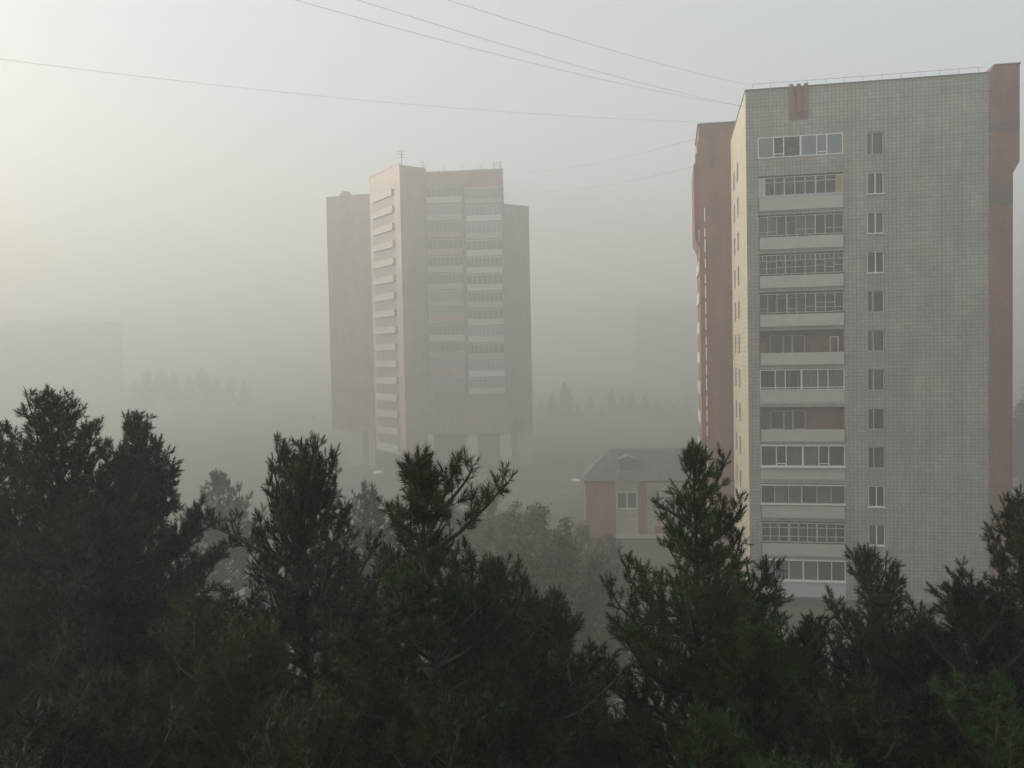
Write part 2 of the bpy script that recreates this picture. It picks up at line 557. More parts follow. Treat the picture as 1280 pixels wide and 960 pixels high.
# window and door on the back wall of each loggia
bw = MB()
for (xa, xb, za, zb) in ((0, 0.95, 0.75, 2.15), (0.95, 1.6, 0.02, 2.15), (1.6, 2.5, 0.75, 2.15)):
    for q in ((xa, xa + .06, za, zb), (xb - .06, xb, za, zb), (xa + .06, xb - .06, za, za + .06), (xa + .06, xb - .06, zb - .06, zb)):
        bw.box(q[0], q[1], -0.06, 0.0, q[2], q[3])
bw.box(1.01, 1.54, -0.04, -0.005, 0.08, 0.7)
bw_me = bw.mesh('balcony_window'); bw_me.materials.append(M['old_white'])
bp = {}
for i, (xa, xb, za, zb) in enumerate(((0.06, 0.89, 0.81, 2.09), (1.01, 1.54, 0.7, 2.09), (1.66, 2.44, 0.81, 2.09))):
    me = MB(); me.face((xa, -0.03, za), (xb, -0.03, za), (xb, -0.03, zb), (xa, -0.03, zb))
    bp[i] = me.mesh('pane'); bp[i].materials.append(M['car_glass'])

rng = random.Random(11)
# glazing of each storey, top storey last. columns: (relative width, heights of crossbars); None = open loggia
PV = lambda low: [(1.0, []), (0.62, [low]), (1.05, []), (1.0, []), (0.62, [low]), (1.0, [])]
spec = {
    12: dict(mat='white', bar=0.075, cols=PV(0.17), glass='glass_sky', par=None, zb=0.98, zt=2.48, out=0.03),
    11: dict(mat='old_white', bar=0.055, cols=[(.5, [.72]), (.7, [.72]), (.7, [.72]), (.75, [.72]), (.75, [.72]), (.75, [.72]), (.7, [.72]), (.75, [.72]), (.5, [])], glass='glass', par='panel', zb=1.05, zt=2.38, out=-0.04, ends=True, sill='lilac'),
    10: dict(mat='old_white', bar=0.045, cols=[(.8, [.2]), (.8, [.2]), (.8, []), (.85, []), (.8, [.28]), (.85, [.28]), (.85, []), (.75, [.3]), (.8, [.3])], glass='glass', par='panel', zb=0.98, zt=2.38, out=-0.05),
    9: dict(mat='old_white', bar=0.042, cols=[(.8, [.3, .7]), (1, [.3, .66]), (.9, [.34, .7]), (1, [.36, .7]), (1, [.36, .7]), (1, [.36, .72]), (.95, [.4, .7]), (.9, [.3, .72]), (.95, [.4, .72])], glass='glass', par='panel', zb=0.98, zt=2.38, out=-0.05, tops=True),
    8: dict(mat='old_white', bar=0.045, cols=[(.8, [.22]), (.85, []), (.9, []), (.85, [.2]), (.85, []), (.9, [.3]), (.9, [.25, .5]), (.85, [.25, .5]), (.8, [.25])], glass='glass', par='panel', zb=0.98, zt=2.36, out=-0.05),
    7: dict(open=True, par='panel'),
    6: dict(mat='white', bar=0.06, cols=[(1.05, [.13]), (.68, [.13]), (1.1, [.13]), (1.1, [.13]), (.68, [.13]), (1.1, [.13])], glass='glass', par='tile', zb=0.92, zt=2.44, out=0.02),
    5: dict(open=True, par='panel'),
    4: dict(mat='white', bar=0.065, cols=PV(0.14), glass='glass', par='tile', zb=0.95, zt=2.46, out=0.03, trim=True),
    3: dict(mat='old_white', bar=0.05, cols=[(1, []), (1, []), (.95, []), (1.1, []), (1, []), (1, [])], glass='glass', par='panel', zb=1.02, zt=2.36, out=0.0, curtain=True, trim=True),
    2: dict(mat='old_white', bar=0.055, cols=[(.9, [.3, .75]), (.9, [.3, .75]), (.95, [.3, .75]), (.95, [.3, .75]), (.9, [.3, .75]), (.95, [.3, .75]), (.95, [.3, .75]), (.9, [.3, .75]), (.9, [.3, .75])], glass='glass', par='panel', zb=0.95, zt=2.38, out=-0.02),
    1: dict(mat='white', bar=0.065, cols=[(1, []), (1, []), (1.05, []), (1.05, []), (1, []), (1, [])], glass='glass', par='cladding', zb=0.95, zt=2.44, out=0.03, curtain2=True, trim=True),
}
for k in range(NF):
    s = spec[k + 1]
    L = FL0 + FLH * k
    o = link('loggia_recess', rec_me, M['brick'], tower); o.location = (0, 0, L + 0.002)
    bwo = link('balcony_window', bw_me, None, tower); bwo.location = (2.1 if k % 2 else 1.7, D1 - 0.003, L)
    for i in bp:
        link('pane', bp[i], None, bwo)
    # parapet
    m = MB()
    if s['par'] == 'panel':
        m.box(LX0 + 0.06, LX1 - 0.05, -0.13, -0.02, L - 0.02, L + 0.86)
        pm = M['panel']
    elif s['par'] == 'cladding':
        m.box(LX0 + 0.02, LX1 - 0.02, -0.10, 0.05, L - 0.25, L + 0.93)
        for q in range(9): m.box(LX0 + 0.02, LX1 - 0.02, -0.115, -0.10, L - 0.2 + q * 0.12, L - 0.12 + q * 0.12)
        pm = M['cladding']
    else:
        m.box(LX0 + 0.004, LX1 - 0.004, 0.012, 0.12, L, L + (0.9 if s['par'] else 0.97))
        pm = M['tile_x'] if s['par'] is None else M['panel']
    m.build('parapet', pm, tower)
    if s['par'] == 'panel':   # dark steel brackets at the ends of the hung panel and the slab edge behind
        for xa in (LX0 + 0.01, LX1 - 0.045):
            m = MB(); m.box(xa, xa + 0.04, -0.14, 0.02, L - 0.1, L + 0.95); m.build('bracket', M['coping'], tower)
    if s.get('sill'):
        m = MB(); m.box(LX0 + 0.03, LX1 - 0.03, -0.06, 0.06, L + 0.88, L + 1.04); m.build('sill_board', M[s['sill']], tower)
    if s.get('trim'):
        m = MB(); m.box(LX0 - 0.03, LX1 + 0.03, -0.2, 0.0, s['zt'] + L, s['zt'] + L + 0.05)
        m.box(LX0 - 0.02, LX1 + 0.02, -0.22, 0.0, L + s['zb'] - 0.09, L + s['zb'] - 0.01)
        m.build('drip_trim', M['white'], tower)
    if s.get('open'):
        if k == 6:      # a leftover frame and a cupboard stand in the open loggia
            m = MB(); m.box(5.75, 5.82, 0.2, 0.28, L + .9, L + 2.0); m.box(6.3, 6.37, 0.2, 0.28, L + .9, L + 2.0); m.box(5.82, 6.3, 0.2, 0.28, L + 1.93, L + 2.0)
            m.build('side_frame', M['old_white'], tower)
            m = MB(); m.box(0.9, 1.25, 0.5, 1.2, L + .02, L + 1.6); m.build('cupboard', M['curtain_red'], tower)
        continue
    W = LX1 - LX0 - 0.02
    tot = sum(c[0] for c in s['cols'])
    H = s['zt'] - s['zb']
    xb = [0.0]
    for c in s['cols']: xb.append(xb[-1] + c[0] / tot * W)
    third = {len(s['cols']) // 3, 2 * len(s['cols']) // 3} if len(s['cols']) > 6 else {len(s['cols']) // 2}
    bar = s['bar']
    fm = MB()
    fm.box(0, W, 0, 0.07, 0, bar); fm.box(0, W, 0, 0.07, H - bar, H)
    for i, x in enumerate(xb):
        hw = bar * (0.9 if i in third else 0.5)
        xa, xc = max(0, x - hw), min(W, x + hw)
        if i == 0: xc = bar
        if i == len(xb) - 1: xa = W - bar
        fm.box(xa, xc, 0.003, 0.067, bar, H - bar)
    for i, c in enumerate(s['cols']):
        for q in c[1]: fm.box(xb[i], xb[i + 1], 0.006, 0.064, H * q - bar * .45, H * q + bar * .45)
        if s.get('tops'): fm.box((xb[i] + xb[i + 1]) / 2 - bar * .4, (xb[i] + xb[i + 1]) / 2 + bar * .4, 0.008, 0.062, H * .72, H - bar)
    fr = fm.build('glazing_frame', M[s['mat']], tower)
    fr.location = (LX0 + 0.01, -s['out'] + 0.01, L + s['zb'])
    for i, c in enumerate(s['cols']):
        zz = [bar] + [H * q for q in c[1]] + [H - bar]
        for j in range(len(zz) - 1):
            qm = quad_mesh('pane', xb[i + 1] - xb[i] - 0.01, zz[j + 1] - zz[j])
            mt = s['glass']
            if k == 11 and i in (2, 1): mt = 'glass'
            if s.get('ends') and i == 0: mt = 'old_white'
            if s.get('ends') and i == 8: mt = 'yellow'
            p = link('pane', qm, M[mt], fr); p.location = (xb[i] + 0.005, 0.035, zz[j])
            p.rotation_euler = (R(rng.uniform(-.6, .6)), 0, R(rng.uniform(-.5, .5)))
    if s.get('curtain') or s.get('curtain2') or k in (3, 5, 7, 9, 11):
        for i in range(len(s['cols'])):
            if s.get('curtain') and i in (0, 5): cmat = 'curtain_red'
            elif rng.random() < (0.75 if s.get('curtain2') or s.get('curtain') else 0.3): cmat = 'curtain'
            else: continue
            cm = MB(); nn = 14
            xa, xc = xb[i] + .05, xb[i + 1] - .05
            for q in range(nn):
                u0, u1 = xa + (xc - xa) * q / nn, xa + (xc - xa) * (q + 1) / nn
                y0, y1 = 0.3 + 0.03 * (q % 2), 0.3 + 0.03 * ((q + 1) % 2)
                cm.face((u0, y0, 0.05), (u1, y1, 0.05), (u1, y1, H - .06), (u0, y0, H - .06))
            cm.build('curtain', M[cmat], fr)

# small windows of the front wall: newer white ones and older dark-framed ones
old = {12, 8, 7, 6, 5, 4}
wn_me = window_mesh(1.12, 1.52, (0.56,), 0.06).mesh('window'); wn_me.materials.append(M['white'])
wo_me = window_mesh(1.12, 1.52, (0.40, ), 0.05).mesh('window'); wo_me.materials.append(M['old_white'])
pane_half = quad_mesh('pane', 0.47, 1.42); pane_half.materials.append(M['glass'])
pane_a = quad_mesh('pane', 0.34, 1.42); pane_a.materials.append(M['glass'])
pane_b = quad_mesh('pane', 0.66, 1.42); pane_b.materials.append(M['glass'])
sill_me = MB(); sill_me.box(-0.06, 1.20, -0.30, 0.0, -0.05, -0.005); sill_me = sill_me.mesh('sill'); sill_me.materials.append(M['white'])
sill_o = MB(); sill_o.box(-0.05, 1.19, -0.24, 0.0, -0.07, -0.005); sill_o = sill_o.mesh('sill'); sill_o.materials.append(M['concrete'])
for k in range(NF):
    L = FL0 + FLH * k
    is_old = (k + 1) in old
    wdw = link('window', wo_me if is_old else wn_me, None, tower)
    wdw.location = (WX0 + 0.01, 0.10 if is_old else 0.07, L + 0.83)
    sl = link('sill', sill_o if is_old else sill_me, None, wdw); sl.location = (0, 0.1, 0)
    for i in range(2):
        p = link('pane', (pane_a, pane_b)[i] if is_old else pane_half, None, wdw)
        p.location = ((0.05, 0.41)[i] if is_old else (0.06, 0.59)[i], 0.03, 0.05)
        p.rotation_euler = (R(rng.uniform(-1, 1)), 0, R(rng.uniform(-1, 1)))
    if k in (11, 7, 6, 5):     # an open light or a pale blind stands in the narrow half
        m = MB(); m.box(0.30, 0.385, 0.05, 0.09, 0.05, 1.47); m.build('casement', M['white'], wdw)
    m = MB(); m.box(0.02, 1.1, 0.6, 0.65, 0.0, 1.5)
    if rng.random() < 0.4: m.build('blind', M['curtain'], wdw)
# side windows
ws = MB()
ws.box(0, 0.06, 0, 0.06, 0, 1.52); ws.box(0, 0.06, 1.42, 1.48, 0, 1.52); ws.box(0, 0.06, 0.71, 0.77, 0.06, 1.46); ws.box(0, 0.06, .06, 1.42, 0, .06); ws.box(0, 0.06, .06, 1.42, 1.46, 1.52)
ws_me = ws.mesh('window'); ws_me.materials.append(M['old_white'])
sp_me = MB(); sp_me.face((0.03, 0.03, 0.03), (0.03, 0.03, 1.5), (0.03, 1.45, 1.5), (0.03, 1.45, 0.03)); sp_me = sp_me.mesh('pane'); sp_me.materials.append(M['glass'])
for h in sholes:
    wdw = link('window', ws_me, None, tower); wdw.location = (0.09, h[0] + 0.01, h[2] + 0.01)
    link('pane', sp_me, None, wdw)
# brick ornament of three ribs under the roof edge
m = MB(); m.box(3.02, 4.36, -0.05, 0.0, 35.35, ROOF - 0.05); orn = m.build('ornament', M['brick'], tower)
for xx in (3.05, 3.55, 4.05):
    m = MB(); m.box(xx, xx + 0.27, -0.16, -0.055, 35.85, ROOF + 0.22); m.build('rib', M['brick_dark'] if False else M['brick'], orn)
for xx in (3.38, 3.88):
    m = MB(); m.box(xx, xx + 0.26, -0.12, -0.055, 35.5, 35.98); m.build('block', M['brick_dark'], orn)
# roof railing
for i in range(13):
    m = MB(); xx = 0.55 + i * 1.27
    m.tube([(xx, 0.5, ROOF - 0.35), (xx, 0.5, ROOF + 0.62)], [0.016, 0.016], 5); m.build('railing_post', M['metal'], tower)
m = MB(); m.tube([(0.55, 0.5, ROOF + 0.6), (8, 0.5, ROOF + 0.585), (16.2, 0.5, ROOF + 0.6)], [0.014] * 3, 5); m.build('rail', M['metal'], tower)
# brick pier at the right end, thickening towards the top
RT = 38.15
m = MB()
m.slab_y([(16.3, 0), (17.8, 0), (17.8, 30.7), (18.22, 31.5), (18.22, RT), (16.62, RT), (16.3, RT - 0.42)], -0.06, DEPTH - 0.1)
pier = m.build('brick_pier', M['brick'], tower)
m = MB()
m.box(16.31, 18.225, -0.066, -0.058, 33.6, 34.3); m.build('stained_band', M['brick_stained'], pier)
m = MB()
m.box(16.31, 17.803, -0.066, -0.058, 28.5, 30.05); m.build('stained_band', M['brick_stained'], pier)
m = MB(); m.box(16.6, 18.28, -0.1, DEPTH, RT, RT + 0.07); m.build('pier_coping', M['coping'], pier)
# red brick wing set back on the left
WV = 15.0
WT = 39.3
m = MB()
m.slab_y([(-2.8, 0), (1.2, 0), (1.2, WT), (-2.8, WT)], WV, WV + 8)
wing = m.build('brick_wing', M['brick'], tower)
m = MB()
m.slab_y([(-2.85, 28.3), (-2.8, 28.3), (-2.8, 38.0), (-2.92, 38.0), (-2.92, 36.8), (-3.08, 36.8), (-3.08, 35.9), (-3.26, 35.9), (-3.26, 29.2)], WV + 0.4, WV + 7.5)
m.build('oriel', M['brick'], wing)
m = MB(); m.box(-2.9, 1.25, WV - 0.06, WV + 8.05, WT, WT + 0.1); m.build('wing_coping', M['coping'], wing)
m = MB(); m.box(-1.9, -1.45, WV - 0.012, WV - 0.002, 35.2, 38.2); m.build('slot_shade', M['brick_dark'], wing)  # flat dark strip painted for the shade of a recessed slot
m = MB()
for k in range(22):
    z0 = 1.2 + k * 1.4
    m.tube([(-2.35, WV - 0.07, z0), (-2.35, WV - 0.07, z0 + rng.uniform(.6, 1.2))], [0.05, 0.05], 6)
m.build('downpipe', M['white'], wing)
for k in range(11):
    m = MB(); L = FL0 + FLH * k
    m.box(-2.92, -2.8, WV + 0.3, WV + 7.4, L - 0.1, L + 0.95); m.build('balcony_parapet', M['old_white'], wing)

# ------------------------------------------------------------------ foggy brick tower in the middle distance
FS = 1.187                       # 3.3 m storeys
ft = empty('brick_tower', (at(535, 444, 139).x, 139, 0))
tag(ft, 'foggy red brick high-rise on pale columns with rows of white balconies', 'high-rise')
ox, oy = ft.location.x, ft.location.y


def fp(px, D):
    return (at(px, 444, D).x - ox, D - oy)


A0 = fp(537, 139.0); A1 = fp(633, 137.5); K = fp(505, 136.2); K2 = fp(467, 146.5); LW = fp(413, 149.0)
RW0 = fp(633, 140.5); RW1 = fp(664.5, 143.5)
ZB = 5.9
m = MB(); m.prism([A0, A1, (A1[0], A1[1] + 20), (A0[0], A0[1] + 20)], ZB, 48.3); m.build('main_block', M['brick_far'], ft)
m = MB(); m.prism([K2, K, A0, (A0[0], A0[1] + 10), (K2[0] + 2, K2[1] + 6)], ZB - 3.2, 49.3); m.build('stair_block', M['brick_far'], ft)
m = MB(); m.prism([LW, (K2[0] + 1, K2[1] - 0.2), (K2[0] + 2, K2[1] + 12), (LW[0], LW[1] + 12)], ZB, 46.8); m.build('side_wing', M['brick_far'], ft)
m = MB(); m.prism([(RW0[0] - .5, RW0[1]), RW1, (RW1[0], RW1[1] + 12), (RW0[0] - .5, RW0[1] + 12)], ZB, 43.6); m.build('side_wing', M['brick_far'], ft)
for (poly, z) in (([A0, A1, (A1[0], A1[1] + 1), (A0[0], A0[1] + 1)], 48.3), ([K2, K, (K[0], K[1] + 1.2), (K2[0], K2[1] + 1.2)], 49.3)):
    m = MB(); m.prism([(x, y - 0.12) for x, y in poly], z, z + 0.35); m.build('parapet_cap', M['concrete'], ft)
# recessed ground storeys and the columns
m = MB(); m.prism([(LW[0] + 3.5, LW[1] + 3), (A1[0] + 1.5, A1[1] + 4), (A1[0] + 1.5, A1[1] + 18), (LW[0] + 3.5, LW[1] + 14)], 0, ZB - 0.003); m.build('ground_storey', M['concrete'], ft)
for (px, D, wd) in ((442, 147.8, 2.4), (462, 147, 1.1), (534, 138.6, 1.5), (588, 138.6, 1.7), (630, 137.8, 1.8), (655, 143.3, 2.4)):
    x, y = fp(px, D)
    m = MB(); m.box(x - wd / 2, x + wd / 2, y, y + 1.2, 0, ZB); m.box(x - wd / 2 - .1, x + wd / 2 + .1, y - .1, y + 1.3, 0, 0.3)
    m.build('column', M['panel'], ft)
# balconies in the turned face
dv = Vector((K[0] - K2[0], K[1] - K2[1], 0)); ln = dv.length; dv.normalize(); nv = Vector((dv.y, -dv.x, 0))
bal = MB()
bal.box(0, ln * 0.68, -0.4, 0, 0, 0.95); bal.box(-0.02, ln * 0.68 + .02, -0.43, 0, -0.14, 0)
bal_me = bal.mesh('balcony'); bal_me.materials.append(M['concrete_pale'])
opn = MB(); opn.face((0, -0.03, 0.95), (ln * 0.68, -0.03, 0.95), (ln * 0.68, -0.03, 2.6), (0, -0.03, 2.6))
opn_me = opn.mesh('opening_shade'); opn_me.materials.append(M['brick_dark'])  # dark sheet painted for the shade inside the balcony opening
for k in range(16):
    o = link('balcony', bal_me, None, ft)
    st = Vector((K2[0], K2[1], 0)) + dv * (ln * 0.12)
    o.location = (st.x, st.y, 45.0 - 2.78 * k)
    o.rotation_euler = (0, 0, math.atan2(dv.y, dv.x))
    if k: link('opening_shade', opn_me, None, o)
# glazed balconies of the main face, two columns
fa = math.atan2(A1[1] - A0[1], A1[0] - A0[0])
mw = (Vector(A1) - Vector(A0)).length
for ci in range(2):
    for k in range(12):
        x = 0.25 + ci * (mw * 0.5 + 0.05)
        wd = mw * 0.5 - 0.55
        z = 43.4 - 2.78 * k - ci * 0.35
        pa = MB(); pa.box(0, wd, -0.75, 0, 0, 0.95 + 0.1 * rng.random())
        po = pa.build('balcony', M[rng.choice(['concrete', 'panel', 'concrete_pale', 'brick_far']) if ci == 0 else rng.choice(['panel', 'cladding', 'concrete_pale', 'panel'])], ft)
        po.location = (A0[0] + math.cos(fa) * x, A0[1] + math.sin(fa) * x, z)
        po.rotation_euler = (0, 0, fa)
        gl = MB(); gl.box(0.05, wd - 0.05, -0.68, -0.02, 1.06, 2.45)
        gl.build('glazing', M['glass_sky'] if rng.random() < .5 else M['car_glass'], po)
        gf = MB(); nb = rng.choice([7, 8, 9])
        for q in range(nb + 1): gf.box(wd * q / nb - 0.04 * (q > 0), wd * q / nb + 0.04 * (q < nb), -0.74, -0.68, 1.06, 2.45)
        gf.box(0, wd, -0.75, -0.66, 2.45, 2.58)
        gf.build('glazing_frame', M['panel' if ci else 'concrete_pale'], po)
# things on its roofs
an = MB(); an.tube([(0, 0, 0), (0, 0, 2.6)], [0.07, 0.05], 5)
for zz in (1.5, 1.9, 2.3): an.tube([(-0.55, 0, zz), (0.55, 0, zz)], [0.035, 0.035], 4)
an_me = an.mesh('roof_antenna'); an_me.materials.append(M['coping'])


def roof_spot(px, D, z):
    return (ft.location.x + (at(px, 444, D).x - ox) * FS, ft.location.y + (D - oy) * FS, LOW + z * FS)


ft.scale = (FS, FS, FS)
ft.location = (at(535, 444, 165).x, 165.0, LOW)
for i, (px, D, z, sc, lab) in enumerate((
        (508, 139, 49.3, 1.2, 'tallest thin aerial on the stair block of the foggy high-rise'),
        (535, 141, 48.3, 1.0, 'thin roof aerial beside the stair block of the foggy high-rise'),
        (560, 142, 48.3, 0.7, 'thin aerial in the middle of the foggy high-rise roof'),
        (583, 142, 48.3, 0.75, 'thin aerial in the middle of the foggy high-rise roof'),
        (606, 141, 48.3, 0.7, 'short aerial near the far edge of the foggy high-rise roof'),
        (623, 140, 48.3, 0.8, 'twin aerial at the roof corner of the foggy high-rise'),
        (630, 140, 48.3, 0.85, 'twin aerial at the roof corner of the foggy high-rise'))):
    o = link('roof_antenna', an_me, None)
    o.location = roof_spot(px, D, z); o.scale = (sc * FS,) * 3; o.rotation_euler = (0, 0, 0.6 * i)
    tag(o, lab, 'antenna', 'aerials on the foggy high-rise roof')
m = MB()
for i in range(8):
    a0, a1 = math.pi / 2 * i / 8, math.pi / 2 * (i + 1) / 8
    for q in range(14):
        t0, t1 = 2 * math.pi * q / 14, 2 * math.pi * (q + 1) / 14
        S3 = lambda a, t: (1.25 * math.cos(a) * math.cos(t), 1.25 * math.cos(a) * math.sin(t), 0.5 + 1.1 * math.sin(a))
        m.face(S3(a0, t0), S3(a0, t1), S3(a1, t1), S3(a1, t0))
m.prism([(1.25 * math.cos(2 * math.pi * q / 14), 1.25 * math.sin(2 * math.pi * q / 14)) for q in range(14)], 0, 0.5)
o = m.build('roof_vent', M['concrete']); o.location = roof_spot(437, 152, 46.8); o.scale = (FS,) * 3
tag(o, 'rounded grey vent dome on the lower wing of the foggy high-rise', 'vent')

# ------------------------------------------------------------------ low brick and tile building
lp = at(727, 443, 86)
low = empty('low_building', (lp.x, lp.y, 0), R(-8))
tag(low, 'low two storey building of red brick and pale tile with grey hipped roof', 'building')
LWD, LH = 18.0, 5.9
m = MB(); m.box(0, 3.15, 0, 9, 0, LH); m.build('brick_wall', M['brick'], low)
m = MB(); plate(m, 'x', 3.15, 5.45, 0.4, LH, [(3.3, 5.38, 2.95, 4.7)], 0.1, 0.15); m.build('tile_wall', M['pale_tile'], low)
m = MB(); m.box(5.45, 6.25, -0.06, 1, 0, LH); m.build('brick_pier', M['brick'], low)
lh = [(8.2 + 2.9 * q, 10.1 + 2.9 * q, 2.6, 4.35) for q in range(3)]
m = MB(); plate(m, 'x', 6.25, LWD, 0.4, LH - 0.25, lh, 0.1, 0.15); m.build('tile_wall', M['pale_tile'], low)
m = MB(); m.box(6.25, LWD, 0.03, 0.12, LH - 0.25, LH); m.build('brick_band', M['brick'], low)
m = MB(); m.box(7.1, 9.5, 0.02, 0.098, 0.55, 1.3); m.build('brick_panel', M['brick'], low)
m = MB(); m.box(3.15, LWD, -0.15, 9, 0, 0.4); m.build('plinth', M['panel'], low)
m = MB(); m.box(3.16, LWD, 1.6, 9, 0.4, LH - .02); m.build('inner_core', M['plinth'], low)
lw_me = window_mesh(2.06, 1.73, (1.03,), 0.08).mesh('window'); lw_me.materials.append(M['white'])
lp_me = quad_mesh('pane', 0.9, 1.6); lp_me.materials.append(M['glass'])
for (xa, za) in [(3.31, 2.96)] + [(h[0] - 0.07, h[2]) for h in lh]:
    wdw = link('window', lw_me, None, low); wdw.location = (xa, 0.15, za)
    for q in (0.07, 1.09):
        p = link('pane', lp_me, None, wdw); p.location = (q, 0.03, 0.06)
m = MB()
e = 0.35
rz = LH + 2.7
m.v += [(-e, -e, LH), (LWD + e, -e, LH), (LWD + e, 9 + e, LH), (-e, 9 + e, LH), (2.6, 4.5, rz), (LWD - 2.6, 4.5, rz)]
m.f += [(0, 1, 5, 4), (1, 2, 5), (2, 3, 4, 5), (3, 0, 4), (0, 3, 2, 1)]
rf = m.build('roof', M['sheet_roof'], low)
for q in range(22):
    xx = 0.4 + q * 0.8
    t = min(1, (xx + e) / 2.95, (LWD + e - xx) / 2.95)
    if t <= 0.05: continue
    m = MB(); m.tube([(xx, -e, LH + 0.03), (xx, -e + (4.5 + e) * t, LH + 0.03 + 2.7 * t)], [0.035, 0.035], 4); m.build('roof_seam', M['sheet_roof'], rf)
m = MB(); m.box(3.6, 5.2, 1.2, 3.5, LH + 0.7, LH + 1.9); m.slab_y([(3.4, LH + 1.9), (5.4, LH + 1.9), (4.4, LH + 2.3)], 1.0, 3.9); m.build('dormer', M['coping'], rf)


# ------------------------------------------------------------------ blocks almost lost in the fog
def ghost_block(label, px0, px1, D, top, depth, storeys, cols, mat, rz=0.0, gable=False):
    a = at(px0, 444, D); c = at(px1, 444, D)
    g = empty('apartment_block', (a.x, D, gz(D)), rz)
    top -= gz(D)
    tag(g, label, 'apartment block', 'apartment blocks fading into the fog')
    wd = c.x - a.x
    m = MB(); m.box(0, wd, 0, depth, 0, top); m.build('wall', M[mat], g)
    if gable:
        m = MB(); m.slab_y([(-.4, top), (wd + .4, top), (wd - 3, top + 2.4), (3, top + 2.4)], -.4, depth + .4); m.build('roof', M['sheet_roof'], g)
    else:
        m = MB(); m.box(-.2, wd + .2, -.2, depth + .2, top, top + .5); m.build('roof', M['coping'], g)
        m = MB(); m.box(wd * .4, wd * .4 + 4, depth * .3, depth * .3 + 3, top + .5, top + 2.6); m.build('lift_housing', M['concrete'], g)
    wm = window_mesh(1.5, 1.5, (0.75,), 0.09).mesh('window'); wm.materials.append(M['white'])
    pm = quad_mesh('pane', 1.36, 1.36); pm.materials.append(M['car_glass'])
    for i in range(storeys):
        for j in range(cols):
            o = link('window', wm, None, g); o.location = (wd * (j + .5) / cols - .75, -0.065, 1.6 + (top - 2) * i / storeys)
            p = link('pane', pm, None, o); p.location = (0.07, 0.03, 0.07)


ghost_block('tall block, a faint tall slab in fog behind the bushy pines', -60, 134, 455, 39.6, 18, 13, 24, 'pale_tile')
ghost_block('tall block, a faint shape in fog behind the low hipped-roof building', 796, 900, 500, 42.5, 16, 13, 12, 'brick_pale')


# ------------------------------------------------------------------ trees
def tuft_template(n, length, needle, wid, seed, spread=(82, 22)):
    r = np.random.default_rng(seed)
    T = []
    for i in range(n):
        t = (i + 0.5) / n
        a = math.radians(spread[0] + (spread[1] - spread[0]) * t + r.uniform(-8, 8))
        ph = i * 2.39996 + r.uniform(-.3, .3)
        rad = np.array([math.cos(ph), math.sin(ph), 0])
        d = rad * math.sin(a) + np.array([0, 0, 1]) * math.cos(a)
        base = np.array([0, 0, t * length])
        side = np.cross(d, rad + np.array([0.1, 0.2, 0.6])); side /= np.linalg.norm(side)
        L = needle * r.uniform(.8, 1.15)
        T += [base - side * wid / 2, base + side * wid / 2, base + d * L]
    return np.array(T)


def leaf_template(n, rad, leaf, seed):
    r = np.random.default_rng(seed)
    T = []
    for i in range(n):
        p = r.normal(size=3); p *= rad * r.uniform(.2, 1) / np.linalg.norm(p)
        a = r.normal(size=3); a /= np.linalg.norm(a)
        c = np.cross(a, r.normal(size=3)); c /= np.linalg.norm(c)
        L = leaf * r.uniform(.7, 1.2)
        T += [p - a * L * .5, p + c * L * .32, p + a * L * .5]
        T += [p - a * L * .5, p + a * L * .5, p - c * L * .32]
    return np.array(T)


def scatter_mesh(name, temps, pos, dirs, scl, mat, seed):
    """Place triangle templates along directions; returns a mesh."""
    r = np.random.default_rng(seed)
    pos = np.asarray(pos, float); dirs = np.asarray(dirs, float); scl = np.asarray(scl, float)
    dirs /= np.linalg.norm(dirs, axis=1)[:, None] + 1e-9
    rnd = r.normal(size=dirs.shape)
    X = np.cross(dirs, rnd); X /= np.linalg.norm(X, axis=1)[:, None] + 1e-9
    Y = np.cross(dirs, X)
    which = r.integers(0, len(temps), len(pos))
    V = []
    for k, T in enumerate(temps):
        s = which == k
        B = np.stack([X[s], Y[s], dirs[s]], axis=1) * scl[s][:, None, None]
        V.append((np.einsum('tk,nkj->ntj', T, B) + pos[s][:, None, :]).reshape(-1, 3))
    V = np.concatenate(V)
    n = len(V)
    me = bpy.data.meshes.new(name)
    me.vertices.add(n); me.vertices.foreach_set('co', V.astype(np.float32).ravel())
    me.loops.add(n); me.loops.foreach_set('vertex_index', np.arange(n, dtype=np.int32))
    me.polygons.add(n // 3); me.polygons.foreach_set('loop_start', np.arange(0, n, 3, dtype=np.int32))
    me.update()
    me.materials.append(mat)
    return me


def interp(prof, d):
    for i in range(len(prof) - 1):
        if d <= prof[i + 1][0]:
            a, c = prof[i], prof[i + 1]
            t = (d - a[0]) / max(1e-6, c[0] - a[0])
            return tuple(a[j] + (c[j] - a[j]) * t for j in (1, 2))
    return prof[-1][1:]


